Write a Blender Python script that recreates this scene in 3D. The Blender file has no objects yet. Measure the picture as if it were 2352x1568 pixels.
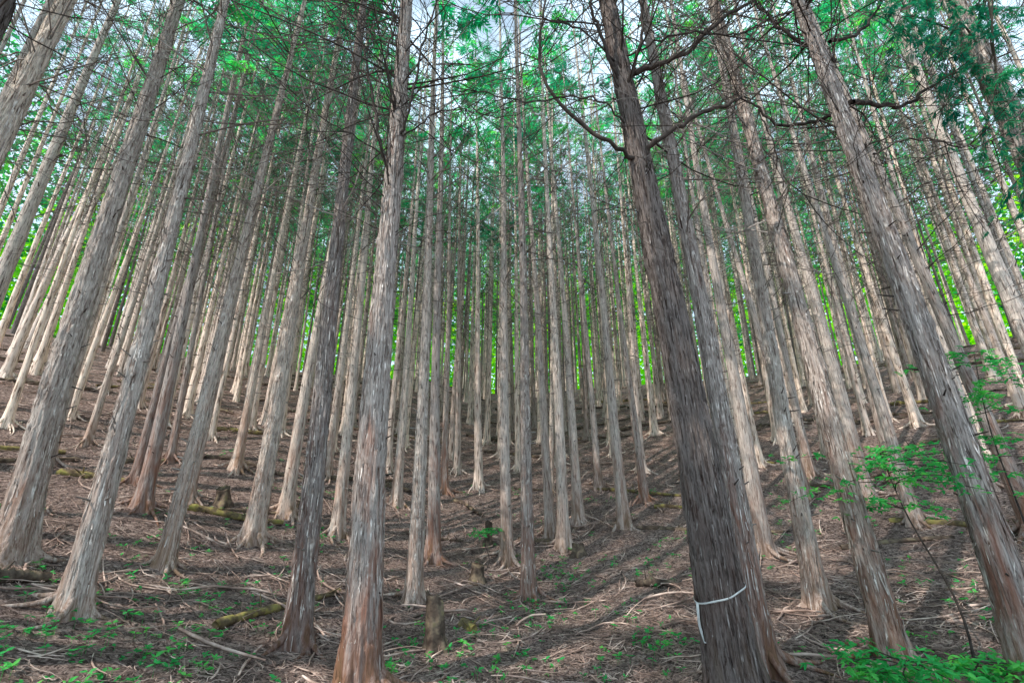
import bpy, math
import numpy as np
from mathutils import Matrix, Vector, Euler
TH=math.radians(18.7); CT=math.cos(TH); ST=math.sin(TH); FPX=1045.0; CH=1.6
rng=np.random.RandomState(7)
scene=bpy.context.scene
coll=scene.collection
# ---------------- numeric helpers
def _h(ix,iy,s):
    v=np.sin(ix*127.1+iy*311.7+s*74.7)*43758.5453
    return v-np.floor(v)
def vn(x,y,s=0,per=None):
    x=np.asarray(x,float);y=np.asarray(y,float)
    ix=np.floor(x);iy=np.floor(y);fx=x-ix;fy=y-iy
    fx=fx*fx*(3-2*fx);fy=fy*fy*(3-2*fy)
    ix1=ix+1
    if per: ix=ix%per; ix1=ix1%per
    a=_h(ix,iy,s);b=_h(ix1,iy,s);c=_h(ix,iy+1,s);d=_h(ix1,iy+1,s)
    return (a*(1-fx)+b*fx)*(1-fy)+(c*(1-fx)+d*fx)*fy
_r=np.arange(0,500,0.25)
_g=np.interp(_r,[0,5,6,9,11,13,15,20,25,30,34,40,60,120,500],[0,0,.05,.35,.95,1.75,2.55,4.4,6.2,7.9,8.8,9.3,9.0,9,8])
_k=np.ones(9)/9
_g[4:-4]=np.convolve(_g,_k,'same')[4:-4]
def ground(x,y):
    x=np.asarray(x,float);y=np.asarray(y,float)
    r=np.hypot(x,y)
    w=np.clip((y+4)/9,0,1);w=w*w*(3-2*w)
    z=np.interp(r,_r,_g)*w+.2*np.clip(-x-1.5,0,4.5)*w+.08*np.clip(x-1,0,5)*w
    z=z+.22*(vn(x/2.7,y/2.7,3)-.5)+.07*(vn(x/.8,y/.8,5)-.5)
    return z
def mk(name,V,Q=None,T=None,mats=(),smooth=True,midx=None):
    me=bpy.data.meshes.new(name)
    V=np.asarray(V,np.float32)
    nq=0 if Q is None else len(Q); nt=0 if T is None else len(T)
    me.vertices.add(len(V)); me.vertices.foreach_set('co',V.ravel())
    parts=[]
    if nq: parts.append(np.asarray(Q,np.int32).ravel())
    if nt: parts.append(np.asarray(T,np.int32).ravel())
    L=np.concatenate(parts)
    me.loops.add(len(L)); me.loops.foreach_set('vertex_index',L)
    me.polygons.add(nq+nt)
    st=np.concatenate([np.arange(nq)*4, nq*4+np.arange(nt)*3]).astype(np.int32)
    me.polygons.foreach_set('loop_start',st)
    if smooth: me.polygons.foreach_set('use_smooth',np.ones(nq+nt,bool))
    for m in mats: me.materials.append(m)
    if midx is not None: me.polygons.foreach_set('material_index',np.asarray(midx,np.int32))
    me.update(calc_edges=True)
    return me
def tubes(P,R,sides=3,cap=False):
    P=np.asarray(P,float);R=np.asarray(R,float)
    n,m,_=P.shape
    t=np.gradient(P,axis=1); t/=np.linalg.norm(t,axis=2,keepdims=True)+1e-9
    mean=t.mean(axis=1); ref=np.where(np.abs(mean[:,2:3])>.8,np.array([[1.,0,0]]),np.array([[0,0,1.]]))
    a=np.cross(t,ref[:,None,:]); a/=np.linalg.norm(a,axis=2,keepdims=True)+1e-9
    b=np.cross(t,a)
    an=np.arange(sides)*2*np.pi/sides
    V=P[:,:,None,:]+R[:,:,None,None]*(np.cos(an)[None,None,:,None]*a[:,:,None,:]+np.sin(an)[None,None,:,None]*b[:,:,None,:])
    idx=np.arange(n*m*sides).reshape(n,m,sides)
    nx=np.roll(idx,-1,axis=2)
    Q=np.stack([idx[:,:-1],nx[:,:-1],nx[:,1:],idx[:,1:]],axis=-1).reshape(-1,4)
    return V.reshape(-1,3),Q
class Acc:
    def __init__(s): s.V=[];s.Q=[];s.M=[];s.n=0
    def add(s,V,Q,m=0):
        s.V.append(V);s.Q.append(Q+s.n);s.M.append(np.full(len(Q),m));s.n+=len(V)
    def mesh(s,name,mats,smooth=True):
        return mk(name,np.concatenate(s.V),Q=np.concatenate(s.Q),mats=mats,smooth=smooth,midx=np.concatenate(s.M))
def obj(name,me,parent=None,loc=(0,0,0),rot=(0,0,0),**kw):
    o=bpy.data.objects.new(name,me); coll.objects.link(o)
    o.location=loc;o.rotation_euler=rot
    if parent: o.parent=parent
    for k,v in kw.items(): o[k]=v
    return o
def norm(v): return v/(np.linalg.norm(v,axis=-1,keepdims=True)+1e-9)
def leaves(C,D,Nn,L,W):
    D=norm(D);S=norm(np.cross(D,Nn));L=L[:,None];W=W[:,None];N2=norm(np.cross(S,D))
    up=N2*L*.06
    V=np.stack([C,C+D*L*.3+S*W*.5+up,C+D*L*.65+S*W*.4+up,C+D*L,C+D*L*.65-S*W*.4+up,C+D*L*.3-S*W*.5+up],axis=1)
    b=np.arange(len(C))[:,None]*6
    Q=np.concatenate([b+np.array([[0,1,2,3]]),b+np.array([[0,3,4,5]])])
    return V.reshape(-1,3),Q
def slivers(C,D,Nn,L,W):
    D=norm(D);S=norm(np.cross(D,Nn));L=L[:,None];W=W[:,None]
    V=np.stack([C,C+D*L*.45+S*W*.5,C+D*L,C+D*L*.45-S*W*.5],axis=1)
    b=np.arange(len(C))[:,None]*4
    return V.reshape(-1,3),b+np.array([[0,1,2,3]])
# ---------------- materials
def newmat(n):
    m=bpy.data.materials.new(n);m.use_nodes=True
    nt=m.node_tree;nt.nodes.clear()
    out=nt.nodes.new('ShaderNodeOutputMaterial')
    return m,nt,out
def N(nt,t): return nt.nodes.new(t)
def ramp(nt,fac,stops):
    r=nt.nodes.new('ShaderNodeValToRGB');e=r.color_ramp.elements
    while len(e)<len(stops): e.new(.5)
    for i,(p,c) in enumerate(stops):
        e[i].position=p;e[i].color=(*c,1) if len(c)==3 else c
    nt.links.new(fac,r.inputs[0]);return r.outputs[0]
def mixc(nt,f,a,b,mode='MIX'):
    m=nt.nodes.new('ShaderNodeMix');m.data_type='RGBA';m.blend_type=mode
    for s,i in ((f,0),(a,6),(b,7)):
        if isinstance(s,(int,float)): m.inputs[i].default_value=s
        elif isinstance(s,tuple): m.inputs[i].default_value=(*s,1)
        else: nt.links.new(s,m.inputs[i])
    return m.outputs[2]
def math_(nt,op,a,b=0.0,clamp=False):
    m=nt.nodes.new('ShaderNodeMath');m.operation=op;m.use_clamp=clamp
    for s,i in ((a,0),(b,1)):
        if isinstance(s,(int,float)): m.inputs[i].default_value=s
        else: nt.links.new(s,m.inputs[i])
    return m.outputs[0]
def coords(nt,scale,rand=True):
    tc=nt.nodes.new('ShaderNodeTexCoord');v=tc.outputs['Object']
    if rand:
        oi=nt.nodes.new('ShaderNodeObjectInfo')
        mm=math_(nt,'MULTIPLY',oi.outputs['Random'],37.0)
        a=nt.nodes.new('ShaderNodeVectorMath');a.operation='ADD';nt.links.new(v,a.inputs[0])
        cx=nt.nodes.new('ShaderNodeCombineXYZ');nt.links.new(mm,cx.inputs[2]);nt.links.new(mm,cx.inputs[0])
        nt.links.new(cx.outputs[0],a.inputs[1]);v=a.outputs[0]
    mp=nt.nodes.new('ShaderNodeMapping');mp.inputs['Scale'].default_value=scale
    nt.links.new(v,mp.inputs[0]);return mp.outputs[0]
def noise(nt,vec,sc=1,det=4,rough=.55,dist=0):
    n=nt.nodes.new('ShaderNodeTexNoise');n.inputs['Scale'].default_value=sc;n.inputs['Detail'].default_value=det
    n.inputs['Roughness'].default_value=rough;n.inputs['Distortion'].default_value=dist
    nt.links.new(vec,n.inputs['Vector']);return n.outputs['Fac']
def diffuse_out(nt,c,out,normal=None):
    p=N(nt,'ShaderNodeBsdfDiffuse')
    nt.links.new(c,p.inputs[0]);nt.links.new(p.outputs[0],out.inputs[0])
    if normal is not None: nt.links.new(normal,p.inputs['Normal'])
def bark_mat(name,light,mid,dark,red,redamt=1.0):
    m,nt,out=newmat(name)
    n1=noise(nt,coords(nt,(46,46,4.0)),1,5,.7,.4)
    n2=noise(nt,coords(nt,(120,120,10)),1,2,.6)
    n4=noise(nt,coords(nt,(9,9,1.3)),1,3,.65,.8)
    c=ramp(nt,n1,[(.36,dark),(.42,mid),(.51,light),(.72,tuple(min(1,x*1.15) for x in light))])
    c=mixc(nt,ramp(nt,n2,[(.38,(.4,.4,.4)),(.5,(0,0,0))]),c,mixc(nt,.6,mid,dark))
    tc=nt.nodes.new('ShaderNodeTexCoord');sp=nt.nodes.new('ShaderNodeSeparateXYZ');nt.links.new(tc.outputs['Object'],sp.inputs[0])
    z=sp.outputs[2]
    low=math_(nt,'MULTIPLY',math_(nt,'SUBTRACT',2.6,z),.12,True)
    rd=math_(nt,'MULTIPLY',math_(nt,'ADD',math_(nt,'SUBTRACT',n4,.57),low),2.6*redamt,True)
    c=mixc(nt,rd,c,mixc(nt,n1,tuple(x*.4 for x in red),tuple(x*1.1 for x in red)))
    moss=math_(nt,'MULTIPLY',math_(nt,'SUBTRACT',.75,math_(nt,'MULTIPLY',z,1.2)),math_(nt,'MULTIPLY',math_(nt,'SUBTRACT',n4,.5),4,True),True)
    c=mixc(nt,moss,c,(.10,.11,.045))
    oi=nt.nodes.new('ShaderNodeObjectInfo')
    tone=ramp(nt,oi.outputs['Random'],[(0,(.72,.70,.70)),(.5,(.96,.94,.93)),(1,(1.1,1.04,.98))])
    c=mixc(nt,1.0,c,tone,'MULTIPLY')
    b=nt.nodes.new('ShaderNodeBump');b.inputs['Strength'].default_value=1;b.inputs['Distance'].default_value=.04
    nt.links.new(n1,b.inputs['Height'])
    diffuse_out(nt,c,out,b.outputs[0]);return m
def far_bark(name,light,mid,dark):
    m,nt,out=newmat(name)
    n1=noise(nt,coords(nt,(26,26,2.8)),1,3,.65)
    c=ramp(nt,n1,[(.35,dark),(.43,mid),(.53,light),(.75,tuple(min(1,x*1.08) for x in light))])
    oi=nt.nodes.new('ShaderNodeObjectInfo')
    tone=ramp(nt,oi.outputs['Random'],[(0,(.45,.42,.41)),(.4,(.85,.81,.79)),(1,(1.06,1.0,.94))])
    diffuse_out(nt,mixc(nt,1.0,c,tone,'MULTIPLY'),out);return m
def leaf_mat(name,stops,tr=.5,sc=1.5,rand=True,tm=(1.4,1.7,1.3)):
    m,nt,out=newmat(name)
    n=noise(nt,coords(nt,(1,1,1),rand),sc,2,.7)
    c=ramp(nt,n,stops)
    d=N(nt,'ShaderNodeBsdfDiffuse');t=N(nt,'ShaderNodeBsdfTranslucent')
    nt.links.new(c,d.inputs[0]);nt.links.new(mixc(nt,1.0,c,tm,'MULTIPLY'),t.inputs[0])
    mx=N(nt,'ShaderNodeMixShader');mx.inputs[0].default_value=tr
    nt.links.new(d.outputs[0],mx.inputs[1]);nt.links.new(t.outputs[0],mx.inputs[2]);nt.links.new(mx.outputs[0],out.inputs[0])
    return m
def simple(name,stops,sc,scale=(1,1,1),bump=0,dist=.01,rand=True,det=3):
    m,nt,out=newmat(name)
    n=noise(nt,coords(nt,scale,rand),sc,det,.65)
    c=ramp(nt,n,stops);nn=None
    if bump:
        b=N(nt,'ShaderNodeBump');b.inputs['Strength'].default_value=bump;b.inputs['Distance'].default_value=dist;nt.links.new(n,b.inputs['Height']);nn=b.outputs[0]
    diffuse_out(nt,c,out,nn);return m
M_BARK=bark_mat('cypress_bark',(.86,.775,.70),(.57,.485,.43),(.13,.092,.075),(.60,.36,.27),.9)
M_BARKM=bark_mat('weathered_bark',(.58,.52,.485),(.35,.30,.275),(.08,.058,.05),(.46,.24,.175),1.2)
M_BARKD=bark_mat('shaded_bark',(.27,.232,.215),(.14,.113,.103),(.03,.023,.02),(.18,.10,.078),.6)  # darker copy of the bark, with shade put into its colour
M_BARKF=far_bark('pale_cypress_bark',(.95,.83,.74),(.66,.54,.46),(.14,.10,.08))
M_FLAKE=simple('peeling_bark_strip',[(.35,(.22,.165,.14)),(.5,(.52,.44,.39)),(.65,(.84,.77,.71))],9,det=2)
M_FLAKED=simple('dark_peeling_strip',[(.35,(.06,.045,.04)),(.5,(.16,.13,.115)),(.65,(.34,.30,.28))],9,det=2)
M_DEAD=simple('dead_twig',[(.3,(.12,.10,.09)),(.55,(.30,.265,.24)),(.75,(.62,.57,.53))],1.2,det=2)
M_DEADF=simple('dark_dead_twig',[(.3,(.05,.04,.036)),(.55,(.13,.11,.10)),(.75,(.32,.28,.26))],1.2,det=2)
M_HERO=simple('dark_branch',[(.3,(.03,.026,.024)),(.6,(.09,.075,.067))],14,bump=.6)
M_CROWN=leaf_mat('cypress_foliage',[(.28,(.004,.09,.08)),(.42,(.010,.23,.14)),(.55,(.022,.40,.15)),(.7,(.20,.66,.04))],.6,.8,True,(1.5,1.8,1.5))
M_BOUGH=leaf_mat('shaded_cypress_spray',[(.3,(.010,.12,.09)),(.5,(.018,.21,.13)),(.7,(.04,.32,.15))],.5,2)
M_FAR=leaf_mat('broadleaf_foliage',[(.3,(.06,.42,.02)),(.5,(.28,.74,.01)),(.7,(.55,.9,.02))],.5,.22,False,(1.6,1.5,1.3))
M_FARC=leaf_mat('distant_conifer_foliage',[(.3,(.008,.12,.09)),(.5,(.022,.27,.11)),(.7,(.12,.52,.05))],.5,.3,False)
M_PLANT=leaf_mat('undergrowth_leaf',[(.3,(.03,.28,.08)),(.5,(.06,.42,.12)),(.7,(.18,.58,.12))],.45,3)
M_LITTER=simple('litter_twig',[(.3,(.13,.092,.077)),(.5,(.38,.27,.225)),(.7,(.82,.65,.56))],3.5,det=3)
M_LOG=simple('rotting_log',[(.3,(.04,.03,.025)),(.5,(.12,.09,.07)),(.62,(.22,.17,.12)),(.78,(.26,.22,.1))],6.5,bump=.9,dist=.03)
M_MOSSLOG=simple('mossy_log',[(.32,(.07,.05,.035)),(.48,(.17,.13,.075)),(.6,(.30,.25,.09)),(.75,(.2,.23,.06))],7,bump=.9,dist=.03)
M_TAPE=simple('white_tape',[(.3,(.5,.5,.48)),(.7,(.7,.7,.67))],20)
def ground_mat():
    m,nt,out=newmat('forest_soil')
    v=coords(nt,(1,1,1),False)
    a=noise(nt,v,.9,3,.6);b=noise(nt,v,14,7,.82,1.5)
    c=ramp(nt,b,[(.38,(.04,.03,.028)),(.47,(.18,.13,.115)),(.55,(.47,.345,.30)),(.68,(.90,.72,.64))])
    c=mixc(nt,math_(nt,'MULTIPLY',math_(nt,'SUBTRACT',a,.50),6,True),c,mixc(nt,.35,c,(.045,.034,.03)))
    bm=N(nt,'ShaderNodeBump');bm.inputs['Strength'].default_value=1;bm.inputs['Distance'].default_value=.07
    nt.links.new(b,bm.inputs['Height'])
    diffuse_out(nt,c,out,bm.outputs[0]);return m
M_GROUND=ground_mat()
# ---------------- terrain
rr=np.concatenate([[0.0],np.geomspace(.5,45,300),np.geomspace(47,480,24)])
na=420
az=np.arange(na)*2*np.pi/na
X=rr[:,None]*np.sin(az);Y=rr[:,None]*np.cos(az);Z=ground(X,Y)
Z=Z+ (rr[:,None]<45)*(.05*(vn(X*3.1,Y*3.1,11)-.5)+.03*(vn(X*8,Y*8,12)-.5))
V=np.stack([X,Y,Z],-1).reshape(-1,3)
idx=np.arange(len(rr)*na).reshape(len(rr),na);nx=np.roll(idx,-1,1)
Q=np.stack([idx[:-1],idx[1:],nx[1:],nx[:-1]],-1).reshape(-1,4)
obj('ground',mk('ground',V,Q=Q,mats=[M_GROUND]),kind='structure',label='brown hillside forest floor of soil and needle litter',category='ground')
# ---------------- image pixel coordinates -> plan positions on the terrain
def px(x,y):
    u=(x-1176)/FPX;v=(y-784)/FPX
    d=np.array([u,CT+v*ST,ST-v*CT])
    t=np.arange(1,60,.02);P=d[None]*t[:,None];h=P[:,2]+CH-ground(P[:,0],P[:,1])
    k=np.argmax(h<0)
    return (P[k,0],P[k,1],t[k])
TREE_PX=[(20,1280,115,400,30),(165,1410,82,480,130),(375,1305,48,680,60),(325,1170,45,560,150),(580,1245,52,760,200),  # per tree: base point, width and upper point in image pixels
(680,1480,69,826,130),(825,1600,108,918,150),(950,1385,40,1000,130),(995,1290,38,1010,480),(1165,1290,34,1152,200),
(1215,1375,36,1190,230),(1295,1260,32,1262,560),(1435,1210,34,1345,300),(1700,1640,148,1420,110),(1755,1545,76,1525,250),
(1755,1275,48,1580,200),(1880,1395,58,1660,180),(2060,1530,86,1670,110),(2400,1600,140,1850,60),(2105,1205,42,1880,480),
(540,1080,30,690,330),(160,960,24,290,600),(10,870,34,180,480),(310,1110,34,530,270),(655,1185,40,800,330),(775,1230,34,835,600),
(750,1095,24,800,700),(910,1160,26,955,500),(1020,1130,20,1030,600),(1100,1120,24,1097,600),(1265,1230,28,1232,700),(1330,1200,28,1290,650),
(1375,1120,20,1335,650),(1480,1150,22,1430,750),(1745,1070,22,1680,760),(1850,1140,30,1735,740),(1990,1150,48,1800,450),(2110,980,28,1985,600),
(2380,1230,62,1900,120),(2352,960,30,2190,560),(430,1150,30,560,600),(480,1010,22,560,650),(240,900,20,330,600),(890,1080,20,930,650),(1580,1100,24,1500,600),
(60,800,26,300,300),(1190,1080,16,1185,700),(1050,1085,18,1055,700),(390,1060,22,500,500),(620,1030,20,680,600),(1410,1050,18,1380,700),(1700,1180,26,1600,500),(1900,1050,22,1800,600),(2200,1010,24,2060,560),(2060,900,20,1960,560),(2260,1050,26,2110,560),(200,1020,24,330,600),(845,1120,24,880,700)]
TREES=[]
for (x,y,w,x2,y2) in TREE_PX:
    bx,by,Z=px(x,y);u=(x-1176)/FPX
    dia=w*Z/FPX*math.cos(math.atan(u))
    v2=(y2-784)/FPX;Z2=by/(CT+v2*ST);X2=(x2-1176)/FPX*Z2;h2=CH+Z2*(ST-v2*CT)
    g=float(ground(bx,by));TREES.append((round(bx,2),round(by,2),round(dia/2*.79,3),round((X2-bx)/(h2-g),3)))
EXTRA=[(5.9,4.2,.16,-.02),(-5.9,4.15,.13,.02),(-5.0,3.2,.2,.0),(-9.1,7.3,.13,.02),(7.6,6.3,.12,-.01),(-8.0,5.6,.12,.0),(-10.5,2.6,.17,0),(9.5,2.5,.18,0)]
BACK_SHADE=[]  # unseen trees added behind the camera to shade the foreground
for i in range(4):
    for j in range(2):
        BACK_SHADE.append((-3.6-i*2.5+rng.uniform(-.4,.4),-4.6+j*2.8+(i%2)*.6+rng.uniform(-.5,.5),.16,0))
ALL=[t+(1,) for t in TREES]+[t+(1,) for t in EXTRA]+[t+(2,) for t in BACK_SHADE]
pts=[(t[0],t[1]) for t in ALL]
cand=[]
sp=1.42
for i in range(-36,37):
    for j in range(0,36):
        x=i*sp+(j%2)*sp/2+rng.uniform(-.5,.5);y=j*sp+rng.uniform(-.5,.5)
        r=math.hypot(x,y);a=abs(math.degrees(math.atan2(x,y)))
        if r<11.5 or r>42 or a>(58-max(0,r-12)*.6 if r<24 else 50.5): continue
        if r>34 and rng.rand()<.25: continue
        if min((x-p[0])**2+(y-p[1])**2 for p in pts)<1.05**2: continue
        cand.append((r,x,y))
cand.sort()
ncut=306-len(ALL)
rest=cand[ncut:];cand=cand[:ncut]
for r,x,y in cand: ALL.append((x,y,rng.uniform(.06,.11),rng.normal(0,.012),0))
# ---------------- tree part builders
def taper(zz,H): return np.clip(1.12*np.exp(-np.clip(zz,-.5,99)/10.2)-.05*np.clip(zz-9,0,9)/9*1.3,.06,2)
def trunk_mesh(k,R,H,r,bx,by,mat):
    rs=np.random.RandomState(100+k)
    hi=r<9;mid=r<16
    ns=96 if hi else (24 if mid else 12)
    nz=300 if hi else (70 if mid else 26)
    zz=np.concatenate([np.linspace(-.5,1.0,max(8,nz//6)),np.linspace(1.0,H,nz)[1:]]) if not hi else np.concatenate([np.linspace(-.5,8.5,nz),np.linspace(8.5,H,20)[1:]])
    th=np.arange(ns)*2*np.pi/ns
    T,ZZ=np.meshgrid(th,zz)
    rad=R*taper(ZZ,H)
    n=rs.randint(4,7);ph=rs.uniform(0,6.28)
    lob=.5+.5*np.cos(n*T+ph+.6*np.sin(T+ph))
    fl=np.exp(-np.clip(ZZ,-.25,9)/.22)
    fl2=np.exp(-np.clip(ZZ,0,9)/.7)
    rad=rad*(1+fl2*.08+fl*(.1+.6*lob**1.5))
    rad*=1+.05*np.sin(2*T+ph)*np.exp(-ZZ/9)
    if mid:
        u=T/(2*np.pi)
        per=30 if hi else 12
        wob=.35*vn(u*6,ZZ*1.1,k+31,6)
        a=vn(u*per+wob*per/6,ZZ*1.7+10,k,per);b=vn(u*per*2,ZZ*4.5+4,k+5,per*2)
        rdg=1-np.abs(2*a-1)
        q_=min(1.3,R/.15)
        rad+= q_*((rdg-.62)*(.016 if hi else .012)+(b-.5)*.010)
        if hi:
            c=vn(u*44,ZZ*14,k+9,44); rad+=q_*(c-.5)*.008
            st_=vn(u*28,ZZ*3.2+7,k+13,28);rad+=q_*.010*(st_>.56)
            st_=vn(u*36,ZZ*4.4+9,k+17,36);rad-=q_*.009*(st_>.68)
            kk=vn(u*7,ZZ*5,k+21,7); rad+=np.clip(kk-.84,0,1)*.12
    ba=.03*R/.15
    bend=ba*np.sin(ZZ*.45+ph)*np.clip(ZZ/2,0,1)
    bend2=ba*np.cos(ZZ*.37+ph*2)*np.clip(ZZ/2,0,1)
    V=np.stack([rad*np.cos(T)+bend,rad*np.sin(T)+bend2,ZZ],-1).reshape(-1,3)
    idx=np.arange(len(zz)*ns).reshape(len(zz),ns);nx=np.roll(idx,-1,1)
    Q=np.stack([idx[:-1],nx[:-1],nx[1:],idx[1:]],-1).reshape(-1,4)
    A=Acc();A.add(V,Q)
    gz=float(ground(bx,by))
    if r<18:
        nr=n+rs.randint(0,3) 
        m=9;P=np.zeros((nr,m,3));RR=np.zeros((nr,m))
        for i in range(nr):
            a=(2*np.pi*i-ph)/n+rs.normal(0,.2);L=rs.uniform(.3,1.0)*(.45+R*2.5);w=rs.uniform(-.9,.9)
            s=np.linspace(0,1,m)
            rd=R*.7+s*L;aa=a+w*s**2
            x=rd*np.cos(aa);y=rd*np.sin(aa)
            g=ground(bx+x,by+y)-gz
            z=g+ .20*np.exp(-s*4.5)+.015-.045*s**2
            P[i]=np.stack([x,y,z],-1);RR[i]=R*(.36*(1-s)**1.3+.06)
        v,q=tubes(P,RR,7);A.add(v,q)
    if hi:
        nf=1900;z=rs.uniform(.1,8,nf);t=rs.uniform(0,6.283,nf)
        R0=R*taper(z,H)*(1+np.exp(-z/.7)*.08+np.exp(-z/.22)*.25)+.004
        L=rs.uniform(.05,.30,nf);W=rs.uniform(.005,.015,nf)/R0;lift=rs.uniform(.004,.026,nf);dirn=np.where(rs.rand(nf)<.7,-1,1)
        s=np.array([0,.4,.75,1.]);
        zz_=z[:,None]+dirn[:,None]*L[:,None]*s;ri=R0[:,None]+lift[:,None]*s**2
        tw=t[:,None]+rs.normal(0,.05,nf)[:,None]*s
        wd=W[:,None]*np.array([1,1,.8,.35])
        bx_=ba*np.sin(zz_*.45+ph)*np.clip(zz_/2,0,1);by_=ba*np.cos(zz_*.37+ph*2)*np.clip(zz_/2,0,1)
        a1=np.stack([ri*np.cos(tw-wd/2)+bx_,ri*np.sin(tw-wd/2)+by_,zz_],-1);a2=np.stack([ri*np.cos(tw+wd/2)+bx_,ri*np.sin(tw+wd/2)+by_,zz_],-1)
        VV=np.stack([a1,a2],2);h=nf*3//5
        for part,mi in ((VV[:h],0),(VV[h:],1)):
            kf=len(part);b=np.arange(kf)[:,None,None]*8+np.arange(3)[None,:,None]*2
            A.add(part.reshape(-1,3),(b+np.array([0,1,3,2])[None,None]).reshape(-1,4),mi)
    return A.mesh('trunk',[mat,M_FLAKED if mat is M_BARKD else M_FLAKE])
def branch_variant(k,z0,n,long=1.0,mat=None,thick=1.0,up=.25,nt_=5):
    rs=np.random.RandomState(500+k);A=Acc()
    z=z0+(11-z0)*rs.rand(n)**.75
    L=rs.uniform(.5,2.1,n)*long*np.clip((z-z0)/2+.45,.4,1.15)
    a=rs.uniform(0,6.283,n);el=rs.normal(up,.35,n)
    m=8;s=np.linspace(0,1,m)
    cur=rs.normal(0,.35,n);drp=rs.normal(.2,.35,n)
    aa=a[:,None]+cur[:,None]*s;ee=el[:,None]+drp[:,None]*s*1.2-rs.rand(n)[:,None]*.35*np.sin(s*3.1)
    d=np.stack([np.cos(aa)*np.cos(ee),np.sin(aa)*np.cos(ee),np.sin(ee)],-1)
    P=np.cumsum(d,axis=1)*(L/m)[:,None,None];P=P-P[:,:1]
    P[:,:,2]+=z[:,None];P[:,1:]+=rs.normal(0,.012,(n,m-1,3))
    Rr=(thick*rs.uniform(.005,.011,n)*np.sqrt(L)/1.1)[:,None]*(1-.8*s)
    v,q=tubes(P,Rr,3);A.add(v,q)
    bi=np.repeat(np.arange(n),nt_);pi=rs.randint(2,m,n*nt_)
    st=P[bi,pi];dd=norm(d[bi,pi]+rs.normal(0,.6,(n*nt_,3)))
    Lt=rs.uniform(.2,.9,n*nt_)*np.clip(L[bi],.4,1.3);m2=5;s2=np.linspace(0,1,m2)
    c2=rs.normal(0,.25,(n*nt_,3));
    P2=st[:,None]+dd[:,None]*(Lt[:,None]*s2)[:,:,None]+c2[:,None]*(Lt[:,None]*s2**2)[:,:,None]
    v,q=tubes(P2,np.full((n*nt_,1),.0038)*(1-.7*s2),3);A.add(v,q)
    ns=34;z=rs.uniform(.8,7,ns);a=rs.uniform(0,6.283,ns);L=rs.uniform(.12,.24,ns);el=rs.uniform(-.2,.7,ns);s=np.array([0,.5,1.])
    d=np.stack([np.cos(a)*np.cos(el),np.sin(a)*np.cos(el),np.sin(el)],-1)
    P=d[:,None]*(L[:,None]*s)[:,:,None];P[:,:,2]+=z[:,None]
    v,q=tubes(P,np.full((ns,1),.010)*np.array([1.2,1,.5]),4);A.add(v,q)
    return A.mesh('dead_branches',[mat or M_DEAD])
def spray(A,C,sd0,rs,nl=15,smin=.26,smax=.5,m=0,wf=.15):
    K=len(C);sd=norm(sd0);nrm=norm(rs.normal(0,.5,(K,3))+np.array([0,0,1.]));side=norm(np.cross(sd,nrm))
    j=np.tile(np.arange(nl),K);ci=np.repeat(np.arange(K),nl);sl=rs.uniform(smin,smax,K);tt=(j/nl);sg=np.where(j%2==0,1,-1)
    base=C[ci]+sd[ci]*(sl[ci]*tt)[:,None]
    dl=norm(sd[ci]*.75+side[ci]*sg[:,None]*.8+np.array([0,0,-.25])+rs.normal(0,.15,(K*nl,3)))
    ll=sl[ci]*(.5*(1-tt)+.18)
    v,q=slivers(base,dl,nrm[ci]+rs.normal(0,.25,(K*nl,3)),ll,ll*wf+.016*smax);A.add(v,q,m)
def crown_variant(k,H,zs,n=20,ns=5):
    rs=np.random.RandomState(900+k);A=Acc()
    f=rs.rand(n)**.9;z=zs+(H-zs)*f;L=(1.4*(1-f)**.6+.3)*rs.uniform(.6,1.25,n)
    a=rs.uniform(0,6.283,n);el=rs.uniform(-.05,.5,n);m=6;s=np.linspace(0,1,m)
    d=np.stack([np.cos(a)*np.cos(el),np.sin(a)*np.cos(el),np.sin(el)],-1)
    P=d[:,None]*(L[:,None]*s)[:,:,None];P[:,:,2]+=z[:,None]+(.15*np.sin(s*3))[None]-.25*(s**2)[None]*L[:,None]*.5
    v,q=tubes(P,(.012*np.sqrt(L))[:,None]*(1-.8*s),3);A.add(v,q,1)
    bi=np.repeat(np.arange(n),ns);t=rs.uniform(.45,1.05,n*ns)
    x=t*(m-1);i0=np.clip(x.astype(int),0,m-2);fr=(x-i0)[:,None]
    C=P[bi,i0]*(1-fr)+P[bi,i0+1]*fr
    keep=rs.rand(n*ns)<.9;C=C[keep];bi=bi[keep];K=len(C)
    spray(A,C,d[bi]*1.0+rs.normal(0,.75,(K,3))+np.array([0,0,-.25]),rs)
    return A.mesh('crown',[M_CROWN,M_DEADF],smooth=False)
BV=[branch_variant(k,z0,62,1,None if k%2 else M_DEADF) for k,z0 in enumerate([2.6,3.0,3.4,2.9,3.2,2.4])]
BF=[branch_variant(k+40,z0,56,1,M_DEADF if k else M_DEAD,1.2,.3,2) for k,z0 in enumerate([2.6,3.0,2.4,3.2])]
BN=[branch_variant(20+k,4.3,110,1.4,M_HERO,1.0,.5) for k in range(3)]
BP=[branch_variant(60+k,3.8,95,1.2,M_DEAD if k else M_DEADF,1.0,.4) for k in range(3)]
HV=[16.5,17.5,15.5,18,16,17]
ZS=[9.,9.8,8.4,10,9.3,8.8]
CV=[crown_variant(k,HV[k],ZS[k],19,6) for k in range(6)]
CS=[crown_variant(k+10,HV[k],ZS[k],4,4) for k in range(6)]
CM=[crown_variant(k+20,HV[k],ZS[k],28,6) for k in range(6)]
CD=[crown_variant(k+30,HV[k],ZS[k],44,8) for k in range(6)]
tree_obj=[]
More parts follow.
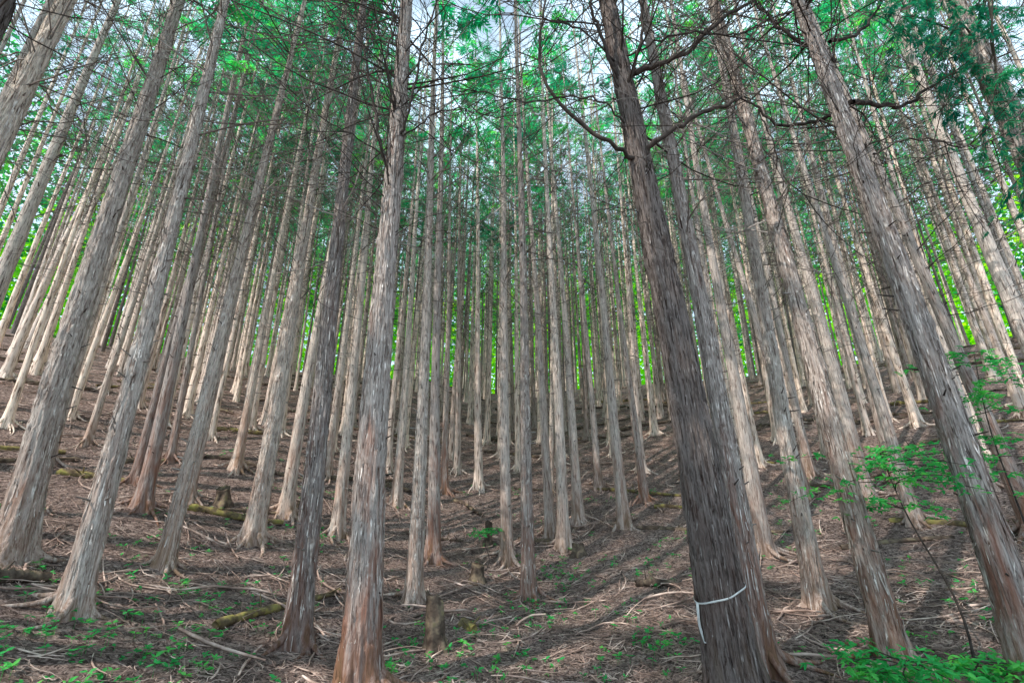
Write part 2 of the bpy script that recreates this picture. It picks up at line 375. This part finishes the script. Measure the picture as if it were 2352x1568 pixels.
for k,(x,y,R,lean,kind_) in enumerate(ALL):
    r=math.hypot(x,y);c=rng.randint(0,6);H=HV[c]+.3
    gz=float(ground(x,y))
    e=obj('cypress_tree',None,loc=(x,y,gz),rot=(rng.normal(0,.008),math.atan(lean),0))
    e.empty_display_size=.3
    e['category']='tree';e['group']='cypress trees of the hillside plantation'
    dark=k in (13,18,len(TREE_PX)+2)
    mat=M_BARKD if k in (13,len(TREE_PX)+2) else (M_BARKM if (k in (6,10,17,18,14,5) or (r<13 and k%5==3)) else (M_BARK if r<13 else M_BARKF))
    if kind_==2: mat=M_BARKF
    e['label']='tall straight cypress with shaggy grey bark on the slope' if not dark else 'thick cypress with dark fibrous bark and low limbs'
    if 1<=k<=5: e['label']='leaning-trunked pale cypress with flared roots in brown litter'
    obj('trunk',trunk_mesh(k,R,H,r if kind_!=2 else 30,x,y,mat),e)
    b=(BN[k%3] if (k in (6,13,18)) else (BP[k%3] if r<8.5 else (BV[rng.randint(0,6)] if r<18 else BF[rng.randint(0,4)])))
    obj('dead_branches',b,e,rot=(0,0,rng.uniform(0,6.28)),kind='stuff')
    dn=float(vn(x/3.4+5,y/3.4+2,91))
    if kind_==2: cr=CD[c]  # densest crowns go on the added shade trees
    elif r<19: cr=CM[c] if dn>.6 else CS[c]
    else: cr=CV[c] if dn>.4 else CS[c]
    obj('crown',cr,e,rot=(0,0,rng.uniform(0,6.28)))
    tree_obj.append(e)
A=Acc();rs=np.random.RandomState(44)
for r,x,y in rest:
    z=np.linspace(-.3,16.5,7);g=float(ground(x,y));l=rng.normal(0,.012,2)
    P=np.stack([x+l[0]*z,y+l[1]*z,g+z],-1);v,q=tubes(P[None],(rng.uniform(.065,.11)*taper(z,16))[None],8);A.add(v,q,0 if rs.rand()<.55 else 3)
    n=10;zb_=rs.uniform(3,11,n);a=rs.uniform(0,6.283,n);L=rs.uniform(.5,1.6,n);s=np.linspace(0,1,4)
    d=np.stack([np.cos(a),np.sin(a),rs.normal(.35,.3,n)],-1)
    P=np.array([x,y,g])+d[:,None]*(L[:,None]*s)[:,:,None];P[:,:,2]+=zb_[:,None]+.2*s**2
    v,q=tubes(P,np.full((n,1),.010)*(1-.7*s),3);A.add(v,q,1)
    n=18;a=rs.uniform(0,6.283,n);zc=rs.uniform(9,16.5,n);rd=rs.uniform(.3,1.5,n)
    C=np.stack([x+rd*np.cos(a),y+rd*np.sin(a),g+zc],-1);spray(A,C,np.stack([np.cos(a),np.sin(a),a*0-.3],-1)+rs.normal(0,.5,(n,3)),rs,9,.35,.65,2,.22)
obj('distant_trees',A.mesh('distant_trees',[M_BARKF,M_DEADF,M_CROWN,M_BARKD]),kind='stuff',label='dense mass of pale cypress trunks near the ridge',category='trees')
def curve(pts,n=28):
    p=np.array(pts,float);t=np.linspace(0,len(p)-1,n);ii=np.clip(t.astype(int),0,len(p)-2);f=(t-ii)[:,None]
    pp=np.vstack([2*p[0]-p[1],p,2*p[-1]-p[-2]])
    a,b,c,d=pp[ii],pp[ii+1],pp[ii+2],pp[ii+3]
    return .5*((2*b)+(-a+c)*f+(2*a-5*b+4*c-d)*f**2+(-a+3*b-3*c+d)*f**3)
def attach(o,e):
    M=Matrix.Translation(e.location)@e.rotation_euler.to_matrix().to_4x4()
    o.matrix_parent_inverse=M.inverted()
def limb(ti,pts,r0,r1,tw=14,seed=0,mat=None):
    rs=np.random.RandomState(seed);e=tree_obj[ti];r0*=.78;r1*=.75
    P=curve(pts);P[1:]+=rs.normal(0,.010,(27,3))
    A=Acc();v,q=tubes(P[None],(np.linspace(r0,r1,28)*(1+rs.normal(0,.06,28)))[None],8);A.add(v,q)
    def twigs(base,dirs,L,r):
        n=len(base);s=np.linspace(0,1,8)
        P2=base[:,None]+norm(dirs)[:,None]*(L[:,None]*s)[:,:,None]+rs.normal(0,.2,(n,3))[:,None]*(L[:,None]*s**2)[:,:,None]
        v,q=tubes(P2,np.full((n,1),r)*(1-.75*s),5);A.add(v,q);return P2
    bi=rs.randint(5,28,tw);P2=twigs(P[bi],np.gradient(P,axis=0)[bi]*6+rs.normal(0,.5,(tw,3)),rs.uniform(.4,1.6,tw),.006)
    n=tw*5;a=rs.randint(0,tw,n);b=rs.randint(2,8,n)
    twigs(P2[a,b],norm(P2[a,-1]-P2[a,0])+rs.normal(0,.6,(n,3)),rs.uniform(.15,.7,n),.003)
    attach(obj('limb',A.mesh('limb',[mat or M_HERO]),e),e)
limb(13,[(1.4,4.15,5.1),(1.1,3.98,5.2),(.74,3.95,5.46),(.37,3.9,6.0),(.33,3.95,6.7),(.43,4,7.5),(.5,4,8.1)],.034,.012,14,1)
limb(13,[(1.4,4.15,5.1),(1.6,4,5.28),(2.05,3.95,5.57),(2.4,3.95,5.72),(2.58,4,5.86)],.04,.02,6,2)
limb(13,[(1.3,4.15,6.3),(1.65,4,6.35),(2.03,3.95,6.5),(2.55,3.9,7.0),(3.0,3.95,7.4),(3.3,4,8)],.045,.015,16,3)
limb(13,[(1.3,4.15,6.2),(1.0,3.9,6.9),(.9,3.8,7.6),(.95,3.8,8.3)],.03,.012,12,4)
limb(13,[(1.3,4.15,6.0),(1.5,3.9,6.6),(1.55,3.8,7.4),(1.7,3.8,8.2)],.03,.012,12,5)
limb(13,[(1.35,4.15,5.6),(.9,3.9,5.75),(.2,3.8,5.6),(-.5,3.8,5.75),(-1.0,3.8,5.65)],.016,.005,12,25)
limb(13,[(1.3,4.15,6.6),(1.9,3.9,6.7),(2.6,3.8,6.6),(3.2,3.8,6.9)],.018,.006,12,26)
limb(13,[(1.3,4.15,6.5),(.8,3.9,6.8),(.2,3.8,6.9),(-.3,3.8,7.3)],.016,.005,12,27)
limb(18,[(3.75,3.9,5.72),(3.6,4.1,5.7),(3.48,4.2,5.7),(3.07,4.2,5.7),(2.89,4.2,5.95),(2.7,4.2,6.1)],.032,.013,9,6)
limb(18,[(3.75,3.9,5.7),(4.3,4.1,5.85),(4.7,4.2,6.0),(5.27,4.2,6.4),(6.3,4.3,6.9)],.036,.014,18,7)
limb(18,[(2.9,4.2,5.9),(3.0,4.2,5.3),(3.1,4.2,4.8),(3.7,4.2,4.5),(4.3,4.2,4.6),(4.9,4.25,4.95)],.011,.004,10,8)
limb(18,[(3.7,3.9,6.3),(3.3,4.0,6.9),(3.1,4.1,7.6),(3.1,4.1,8.2)],.03,.012,16,9)
limb(18,[(3.7,3.9,6.6),(4.2,4.0,6.9),(4.7,4.0,7.6),(5.0,4.0,8.2)],.028,.01,16,29)
limb(18,[(3.8,3.9,5.0),(4.3,3.9,5.2),(4.9,3.9,5.1),(5.5,3.9,5.4)],.014,.005,12,30)
limb(6,[(-1.5,4.67,5.3),(-1.62,4.5,5.7),(-1.82,4.5,6.6),(-2.0,4.5,7.3),(-2.25,4.5,8.3)],.03,.012,16,10)
limb(6,[(-1.45,4.67,5.8),(-1.3,4.5,6.2),(-1.18,4.5,7.4),(-1.0,4.5,8.4)],.027,.012,16,11)
limb(6,[(-1.45,4.67,6.1),(-1.6,4.4,6.8),(-1.6,4.4,7.6),(-1.75,4.4,8.4)],.022,.01,12,12)
limb(6,[(-1.45,4.67,5.9),(-.8,4.4,6.1),(-.1,4.4,6.0),(.6,4.4,6.3)],.013,.004,12,33)
limb(6,[(-1.5,4.67,5.6),(-2.2,4.4,5.9),(-2.9,4.4,6.5),(-3.5,4.4,7.4)],.013,.004,12,34)
def bough(ti,lst,seed):
    rs=np.random.RandomState(seed);e=tree_obj[ti];A=Acc()
    for pts in lst:
        P=curve(pts,20);v,q=tubes(P[None],np.linspace(.014,.003,20)[None],5);A.add(v,q,1)
        n=11;bi=rs.randint(4,20,n);g=norm(np.gradient(P,axis=0)[bi]);d=norm(g*.5+rs.normal(0,.6,(n,3))+np.array([0,0,-.8]));L=rs.uniform(.25,.7,n);s=np.linspace(0,1,6)
        P2=P[bi][:,None]+d[:,None]*(L[:,None]*s)[:,:,None];P2[:,:,2]-=.2*s**2
        v,q=tubes(P2,np.full((n,1),.004)*(1-.7*s),3);A.add(v,q,1)
        k=n*12;a=rs.randint(0,n,k);b=rs.randint(1,6,k)
        spray(A,P2[a,b],d[a]*.7+rs.normal(0,.4,(k,3))+np.array([0,0,-.6]),rs,16,.06,.17,0,.13)
    attach(obj('foliage_bough',A.mesh('foliage_bough',[M_BOUGH,M_HERO],smooth=False),e),e)
i0=len(TREE_PX)
bough(i0,[[(5.85,4.2,7.4),(5.3,4.0,7.6),(4.7,3.9,7.3)],[(5.85,4.2,6.8),(5.3,3.9,6.9),(4.8,3.8,6.4)],[(5.85,4.2,6.2),(5.5,3.9,6.1),(5.1,3.8,5.5)],[(5.85,4.2,7.9),(5.3,4.0,8.2),(4.5,3.9,8.0)],[(5.85,4.2,5.4),(5.6,4.0,5.2),(5.3,3.9,4.7)],[(5.85,4.2,7.1),(5.6,3.8,7.2),(5.3,3.7,6.9)],[(5.85,4.2,6.5),(5.3,4.1,6.6),(5.0,4.0,6.1)],[(5.85,4.2,7.0),(5.0,4.1,7.3),(4.6,4.0,6.9)]],71)
# ---------------- litter
def field(n,rmin,rmax,p=1.0,amax=60):
    a=np.radians(rng.uniform(-amax,amax,n));r=rmin+(rmax-rmin)*rng.rand(n)**p
    return r*np.sin(a),r*np.cos(a)
A=Acc()
for n,rmin,rmax,p,lmin,lmax,rad,cvs in ((32000,2.4,18,1.1,.04,.26,.0033,1),(2600,2.6,24,1.0,.3,1.1,.0065,1),(9000,14,34,1.0,.25,.8,.008,1),(350,3,15,1.0,.5,1.4,.011,1.6)):
    x,y=field(n,rmin,rmax,p)
    kp=vn(x*.9,y*.9,77)+rng.rand(n)*.5>.5;x=x[kp];y=y[kp];n=len(x)
    a=rng.uniform(0,6.283,n);L=rng.uniform(lmin,lmax,n);m=6;s=np.linspace(-.5,.5,m)
    cv=rng.normal(0,cvs,n)
    aa=a[:,None]+cv[:,None]*s
    dx=np.cumsum(np.cos(aa),1)*(L/m)[:,None];dy=np.cumsum(np.sin(aa),1)*(L/m)[:,None]
    px_=x[:,None]+dx;py_=y[:,None]+dy
    pz=ground(px_,py_)+rad+rng.uniform(-.004,.03,(n,1))+rng.normal(0,.006,(n,m))+(np.abs(rng.normal(0,.05,n))*(L>.25))[:,None]*(s+.5)
    v,q=tubes(np.stack([px_,py_,pz],-1),(rad*rng.uniform(.6,1.6,n))[:,None]*np.array([.8,1,1,.95,.8,.5]),3 if rad<.01 else 5);A.add(v,q)
obj('twig_litter',A.mesh('twig_litter',[M_LITTER]),kind='stuff',label='scattered dry twigs and shed branches over brown soil',category='twigs')
def log(p,q,R,mat,label,seed):
    rs=np.random.RandomState(seed);m=22;s=np.linspace(0,1,m);L=math.dist(p,q)
    x=p[0]+(q[0]-p[0])*s;y=p[1]+(q[1]-p[1])*s;nx_=-(q[1]-p[1])/L;ny_=(q[0]-p[0])/L
    w=.08*L*np.sin(s*3.1*rs.uniform(.6,1.8)+rs.uniform(0,1))*.5
    x=x+nx_*w;y=y+ny_*w
    z=np.convolve(np.pad(ground(x,y),4,'edge'),np.ones(9)/9,'valid')+R*.5
    c=np.array([x.mean(),y.mean(),float(ground(x.mean(),y.mean()))])
    P=np.stack([x,y,z],-1)-c
    rad=R*(1-.45*s)*(1+rs.normal(0,.1,m));rad[0]*=.75
    v,qq=tubes(P[None],rad[None],10)
    v=v+rs.normal(0,R*.06,v.shape)
    A=Acc();A.add(v,qq)
    T=[]
    for e,base in ((0,0),(m-1,(m-1)*10)):
        cc=P[e][None];A.V.append(cc);ci=A.n;A.n+=1
        ring=[base+i for i in range(10)]
        for i in range(10):
            T.append((ci,ring[(i+1)%10],ring[i]) if e else (ci,ring[i],ring[(i+1)%10]))
    k=4;bi=rs.randint(3,m-2,k);d=norm(rs.normal(0,1,(k,3))+np.array([0,0,.6]));ss=np.array([0,.5,1.])
    P2=P[bi][:,None]+d[:,None]*(rs.uniform(.1,.25,k)[:,None]*ss)[:,:,None]
    v,q2=tubes(P2,np.full((k,1),R*.22)*np.array([1,.8,.4]),5);A.add(v,q2)
    me=mk('fallen_log',np.concatenate(A.V),Q=np.concatenate(A.Q),T=np.array(T),mats=[mat])
    obj('fallen_log',me,loc=tuple(c),label=label,category='log',group='fallen logs lying across the slope')
PL=[tuple(float(q) for q in px(*p)[:2]) for p in [(500,1450),(770,1355),(130,1090),(290,1110),(430,1170),(650,1205),(1460,1345),(1550,1340),(1190,1245),(1265,1243),(1040,1150),(1110,1185),(-30,1340),(110,1335),(1060,1440),(1090,1455)]]
for i in range(0,len(PL),2):
    log(PL[i],PL[i+1],[.055,.07,.07,.06,.06,.05,.08,.08][i//2],M_MOSSLOG if i in (0,2,4,14) else M_LOG,'yellow mossy rotting log on brown litter' if i in (0,2,4,14) else 'dark rotting log lying on the litter',i)
for i in range(130):
    r=rng.uniform(9.5,31);a=math.radians(rng.uniform(-54,54));L=rng.uniform(.7,3.0);x=r*math.sin(a);y=r*math.cos(a);t=a+rng.normal(0,.3)
    dx=math.cos(t)*L/2;dy=-math.sin(t)*L/2
    log((x-dx,y-dy),(x+dx,y+dy),rng.uniform(.035,.085),M_LOG if i%5 else M_MOSSLOG,'weathered felled log lying across the slope',100+i)
def stump(x,y,R,H,seed):
    rs=np.random.RandomState(seed);ns=36;nz=18
    th=np.arange(ns)*2*np.pi/ns;zz=np.linspace(-.2,1,nz)
    T,S=np.meshgrid(th,zz);ph=rs.uniform(0,6)
    top=H*(1+.10*np.cos(T+ph)+.22*(vn(T/6.2832*12,T*0,seed,12)-.5))
    z=np.where(S<0,S,S*top)
    rad=R*(1+.9*np.exp(-np.clip(z,0,9)/.08)*(.4+.6*(.5+.5*np.cos(5*T+ph)))+.3*(vn(T/6.2832*14,S*2,seed,14)-.5)+.12*(vn(T/6.2832*18,S*9,seed+3,18)-.5))
    V=np.stack([rad*np.cos(T),rad*np.sin(T),z],-1).reshape(-1,3)
    idx=np.arange(nz*ns).reshape(nz,ns);nx=np.roll(idx,-1,1)
    Q=np.stack([idx[:-1],nx[:-1],nx[1:],idx[1:]],-1).reshape(-1,4)
    c=len(V);V2=np.vstack([V,[[0,0,H*.85]]]);Tt=np.array([(idx[-1,i],nx[-1,i],c) for i in range(ns)])
    obj('tree_stump',mk('tree_stump',V2,Q=Q,T=Tt,mats=[M_LOG]),loc=(x,y,float(ground(x,y))),rot=(rs.normal(0,.06),rs.normal(0,.06),0),label='old cut stump with mossy rotten bark',category='stump',group='old stumps left between the trees')
for i,((a,b),R,H) in enumerate(zip([(1000,1490),(1120,1250),(1095,1335),(510,1160),(1330,1275),(690,1180)],[.10,.07,.1,.1,.1,.1],[.5,.4,.25,.3,.2,.25])):
    p=px(a,b);stump(float(p[0]),float(p[1]),R,H,300+i)
# ---------------- undergrowth
def clump(A,x,y,n,spread,h,ls):
    cx=x+rng.normal(0,spread,n);cy=y+rng.normal(0,spread,n);cz=ground(cx,cy)+rng.uniform(.01,h,n)
    nl=6;ci=np.repeat(np.arange(n),nl);a=rng.uniform(0,6.283,n*nl)
    D=np.stack([np.cos(a),np.sin(a),rng.normal(.15,.3,n*nl)],-1);Nn=np.stack([rng.normal(0,.25,n*nl),rng.normal(0,.25,n*nl),np.ones(n*nl)],-1)
    C=np.stack([cx,cy,cz],-1)[ci]+D*.006
    L=ls*rng.uniform(.5,1.3,n*nl)
    v,q=leaves(C,D,Nn,L,L*.5);A.add(v,q,0)
    P=np.stack([np.stack([cx,cy,ground(cx,cy)-.01],-1),np.stack([cx,cy,cz],-1)],1)
    v,q=tubes(P,np.full((n,2),.0015),3);A.add(v,q,0)
A=Acc()
xs,ys=field(240,2.8,13,.9)
for x,y in zip(xs,ys): clump(A,x,y,rng.randint(1,8),.14,.07,.045)
for (a,b,n,s) in ((1240,1410,35,.35),(1000,1480,22,.3),(450,1500,30,.4),(60,1420,45,.5),(80,1530,25,.4),(250,1480,25,.4),(1540,1490,24,.25),(720,1230,16,.3),(520,1370,16,.25),(1310,1330,22,.3),(1480,1310,16,.3),(1700,1150,16,.4),(2200,1380,26,.35),(900,1540,20,.25),(330,1345,16,.3),(1150,1540,20,.3)):
    p=px(a,b);clump(A,float(p[0]),float(p[1]),n,s,.10,.055)
obj('ground_cover',A.mesh('ground_cover',[M_PLANT],smooth=False),kind='stuff',label='small green seedlings sprouting from brown litter',category='plants')
def sapling(x,y,h,layers,label,name='maple_sapling',lean=(0,0),cat='sapling',ls=.06,kk=17,zs=.4):
    gz=float(ground(x,y));A=Acc();s=np.linspace(0,1,12)
    st=np.stack([lean[0]*s**1.5+.04*np.sin(s*7),lean[1]*s**1.5,h*s],-1);v,q=tubes(st[None],np.linspace(.011,.004,12)[None],6);A.add(v,q,1)
    for (zf,n,L0) in layers:
        for i in range(n):
            zz=min(1,max(.1,zf+rng.normal(0,.05)))
            b=np.array([np.interp(zz,s,st[:,0]),np.interp(zz,s,st[:,1]),h*zz])
            a=rng.uniform(0,6.283);L=L0*rng.uniform(.5,1.2);t=np.linspace(0,1,8);ri=rng.uniform(-.1,.45)
            P=b+np.stack([np.cos(a+.5*t)*L*t,np.sin(a+.5*t)*L*t,ri*L*t-.3*L*t**2],-1)
            v,q=tubes(P[None],np.linspace(.005,.0015,8)[None],4);A.add(v,q,1)
            k=kk;ti=rng.uniform(.25,1,k);C=np.stack([np.interp(ti,t,P[:,j]) for j in range(3)],-1)+rng.normal(0,.07,(k,3))*np.array([1,1,zs])
            nl=5;ci=np.repeat(np.arange(k),nl);aa=rng.uniform(0,6.283,k)[ci]+np.tile(np.linspace(-1.3,1.3,nl),k)
            D=np.stack([np.cos(aa),np.sin(aa),rng.normal(-.2,.4,k*nl)],-1);Ln=ls*rng.uniform(.7,1.2,k*nl)
            v,q=leaves(C[ci],D,np.stack([rng.normal(0,.4,k*nl),rng.normal(0,.4,k*nl),np.ones(k*nl)],-1),Ln,Ln*.36);A.add(v,q,0)
    e=obj(name,None,loc=(x,y,gz),label=label,category=cat);e.empty_display_size=.2
    obj('foliage',A.mesh('foliage',[M_PLANT,M_HERO],smooth=False),e)
sapling(3.9,4.5,1.72,[(.97,10,.95),(.86,9,.9),(.72,3,.5)],'slender maple sapling with a flat spray of green leaves',lean=(-.3,.1))
sapling(5.4,5.2,2.7,[(.97,6,.6),(.85,5,.65),(.72,5,.6),(.6,4,.55)],'taller thin maple sapling beside a leaning trunk',lean=(.1,0))
sapling(2.95,4.0,.3,[(.95,9,.5),(.6,6,.4)],'low leafy green shrub on the slope edge',name='low_shrub',cat='shrub')
sapling(3.4,3.9,.28,[(.95,7,.45)],'low leafy green shrub on the slope edge',name='low_shrub',cat='shrub')
sapling(-.45,9.0,.65,[(.95,4,.3)],'small green seedling growing beside a stump',name='seedling',cat='plant',kk=14)
# far growth beyond the crest
A=Acc()
for K,h0,pw,sz,mi in ((3400,15,1.1,.5,0),(2200,24,.8,.45,1)):
    a=np.radians(rng.uniform(-60,60,K));r=rng.uniform(50,62,K);nn=vn(np.degrees(a)/3,a*0,9)
    h=2+rng.rand(K)**pw*h0*(.75+.5*vn(np.degrees(a)/5,a*0,9+mi))
    kp=(nn+rng.rand(K)*.5>.5) if mi==0 else ((nn<.45)|(h>10))
    a=a[kp];r=r[kp];h=h[kp];K=len(a)
    cx=r*np.sin(a);cy=r*np.cos(a);cz=ground(cx,cy)+h
    nl=34;ci=np.repeat(np.arange(K),nl)
    C=np.stack([cx,cy,cz],-1)[ci]+rng.normal(0,1.0,(K*nl,3))*np.array([1,1,.7])
    D=rng.normal(0,1,(K*nl,3));L=rng.uniform(.7,1.3,K*nl)*sz
    v,q=slivers(C,D,rng.normal(0,.6,(K*nl,3))+np.array([-.6,-.5,.7]),L,L*.75);A.add(v,q,mi)
obj('distant_woodland',A.mesh('distant_woodland',[M_FAR,M_FARC],smooth=False),kind='stuff',label='bright sunlit broadleaf foliage beyond the ridge',category='woodland')
# ---------------- tape hugging the dark trunk
def band(e,zb,w,mat,tilt,name,label,tail):
    tr=[c for c in e.children if c.name.startswith('trunk')][0].data
    co=np.zeros(len(tr.vertices)*3,np.float32);tr.vertices.foreach_get('co',co);co=co.reshape(-1,3)
    ns=72;th=np.arange(ns)*2*np.pi/ns
    sel=co[(np.abs(co[:,2]-zb)<.09)];cen=(sel[:,:2].max(0)+sel[:,:2].min(0))/2
    an=np.arctan2(sel[:,1]-cen[1],sel[:,0]-cen[0]);rd=np.hypot(sel[:,0]-cen[0],sel[:,1]-cen[1])
    R=np.array([np.percentile(rd[np.abs((an-t+np.pi)%(2*np.pi)-np.pi)<.16],92) for t in th])
    R=np.convolve(np.tile(R,3),np.ones(5)/5,'same')[ns:2*ns]+.004
    def ring(rr_,zz_): return np.stack([cen[0]+rr_*np.cos(th),cen[1]+rr_*np.sin(th),zb+zz_+tilt*np.cos(th)+.003*np.sin(5*th)],-1)
    rs_=[ring(R,0),ring(R+.002,0),ring(R+.002,w),ring(R,w)]
    V=np.stack(rs_,0).reshape(-1,3);idx=np.arange(4*ns).reshape(4,ns);i2=np.roll(idx,-1,0);n1=np.roll(idx,-1,1);n2=np.roll(i2,-1,1)
    Q=np.stack([idx,n1,n2,i2],-1).reshape(-1,4);A=Acc();A.add(V,Q)
    r_=R.mean();t=np.linspace(0,1,10);ta=math.radians(192);xx=cen[0]+(r_+.012)*math.cos(ta)-.012*np.sin(t*4);yy=cen[1]+(r_+.012)*math.sin(ta)-.01*np.sin(t*7)
    zz=zb-tail*t-tilt*.95+w*.5
    a1=np.stack([xx-w*.6,yy,zz],-1);a2=np.stack([xx+w*.6,yy-.01,zz],-1)
    VV=np.stack([a1,a2],1).reshape(-1,3);b=np.arange(9)[:,None]*2;A.add(VV,b+np.array([[0,1,3,2]]))
    obj(name,A.mesh(name,[mat]),loc=e.location,rot=e.rotation_euler,label=label,category='tape')
band(tree_obj[13],.82,.014,M_TAPE,.06,'marking_tape','white tape tied round a dark trunk with hanging end',.28)
# ---------------- light
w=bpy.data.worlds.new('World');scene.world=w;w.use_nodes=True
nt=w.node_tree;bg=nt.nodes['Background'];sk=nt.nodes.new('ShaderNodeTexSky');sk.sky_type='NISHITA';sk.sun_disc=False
sd=Vector((-.8,-.6,0)).normalized();EL=math.radians(46)
sk.sun_elevation=EL;sk.sun_rotation=math.atan2(sd.x,sd.y)%(2*math.pi);sk.air_density=1;sk.dust_density=.6;sk.ozone_density=1
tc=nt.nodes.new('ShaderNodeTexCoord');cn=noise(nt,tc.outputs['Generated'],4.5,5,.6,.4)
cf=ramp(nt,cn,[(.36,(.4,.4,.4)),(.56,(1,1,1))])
col=mixc(nt,cf,sk.outputs[0],(8.6,11.4,13.6))  # bright cloud layer added to the sky to lift the shadows
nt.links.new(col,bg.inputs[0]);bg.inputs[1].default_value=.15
L=bpy.data.lights.new('sun','SUN');L.energy=5;L.angle=math.radians(.5);L.color=(1,.92,.83)
lo=bpy.data.objects.new('sun',L);coll.objects.link(lo)
dirv=Vector((sd.x*math.cos(EL),sd.y*math.cos(EL),math.sin(EL)))
lo.rotation_euler=dirv.to_track_quat('Z','Y').to_euler();lo.location=(-20,-15,30)
cam=bpy.data.cameras.new('camera');co=bpy.data.objects.new('camera',cam);coll.objects.link(co)
co.location=(0,0,CH);co.rotation_euler=(math.pi/2+TH,0,0);cam.sensor_width=36;cam.lens=16;cam.clip_end=2000
scene.camera=co
scene.view_settings.view_transform='Standard';scene.view_settings.look='None';scene.view_settings.exposure=0
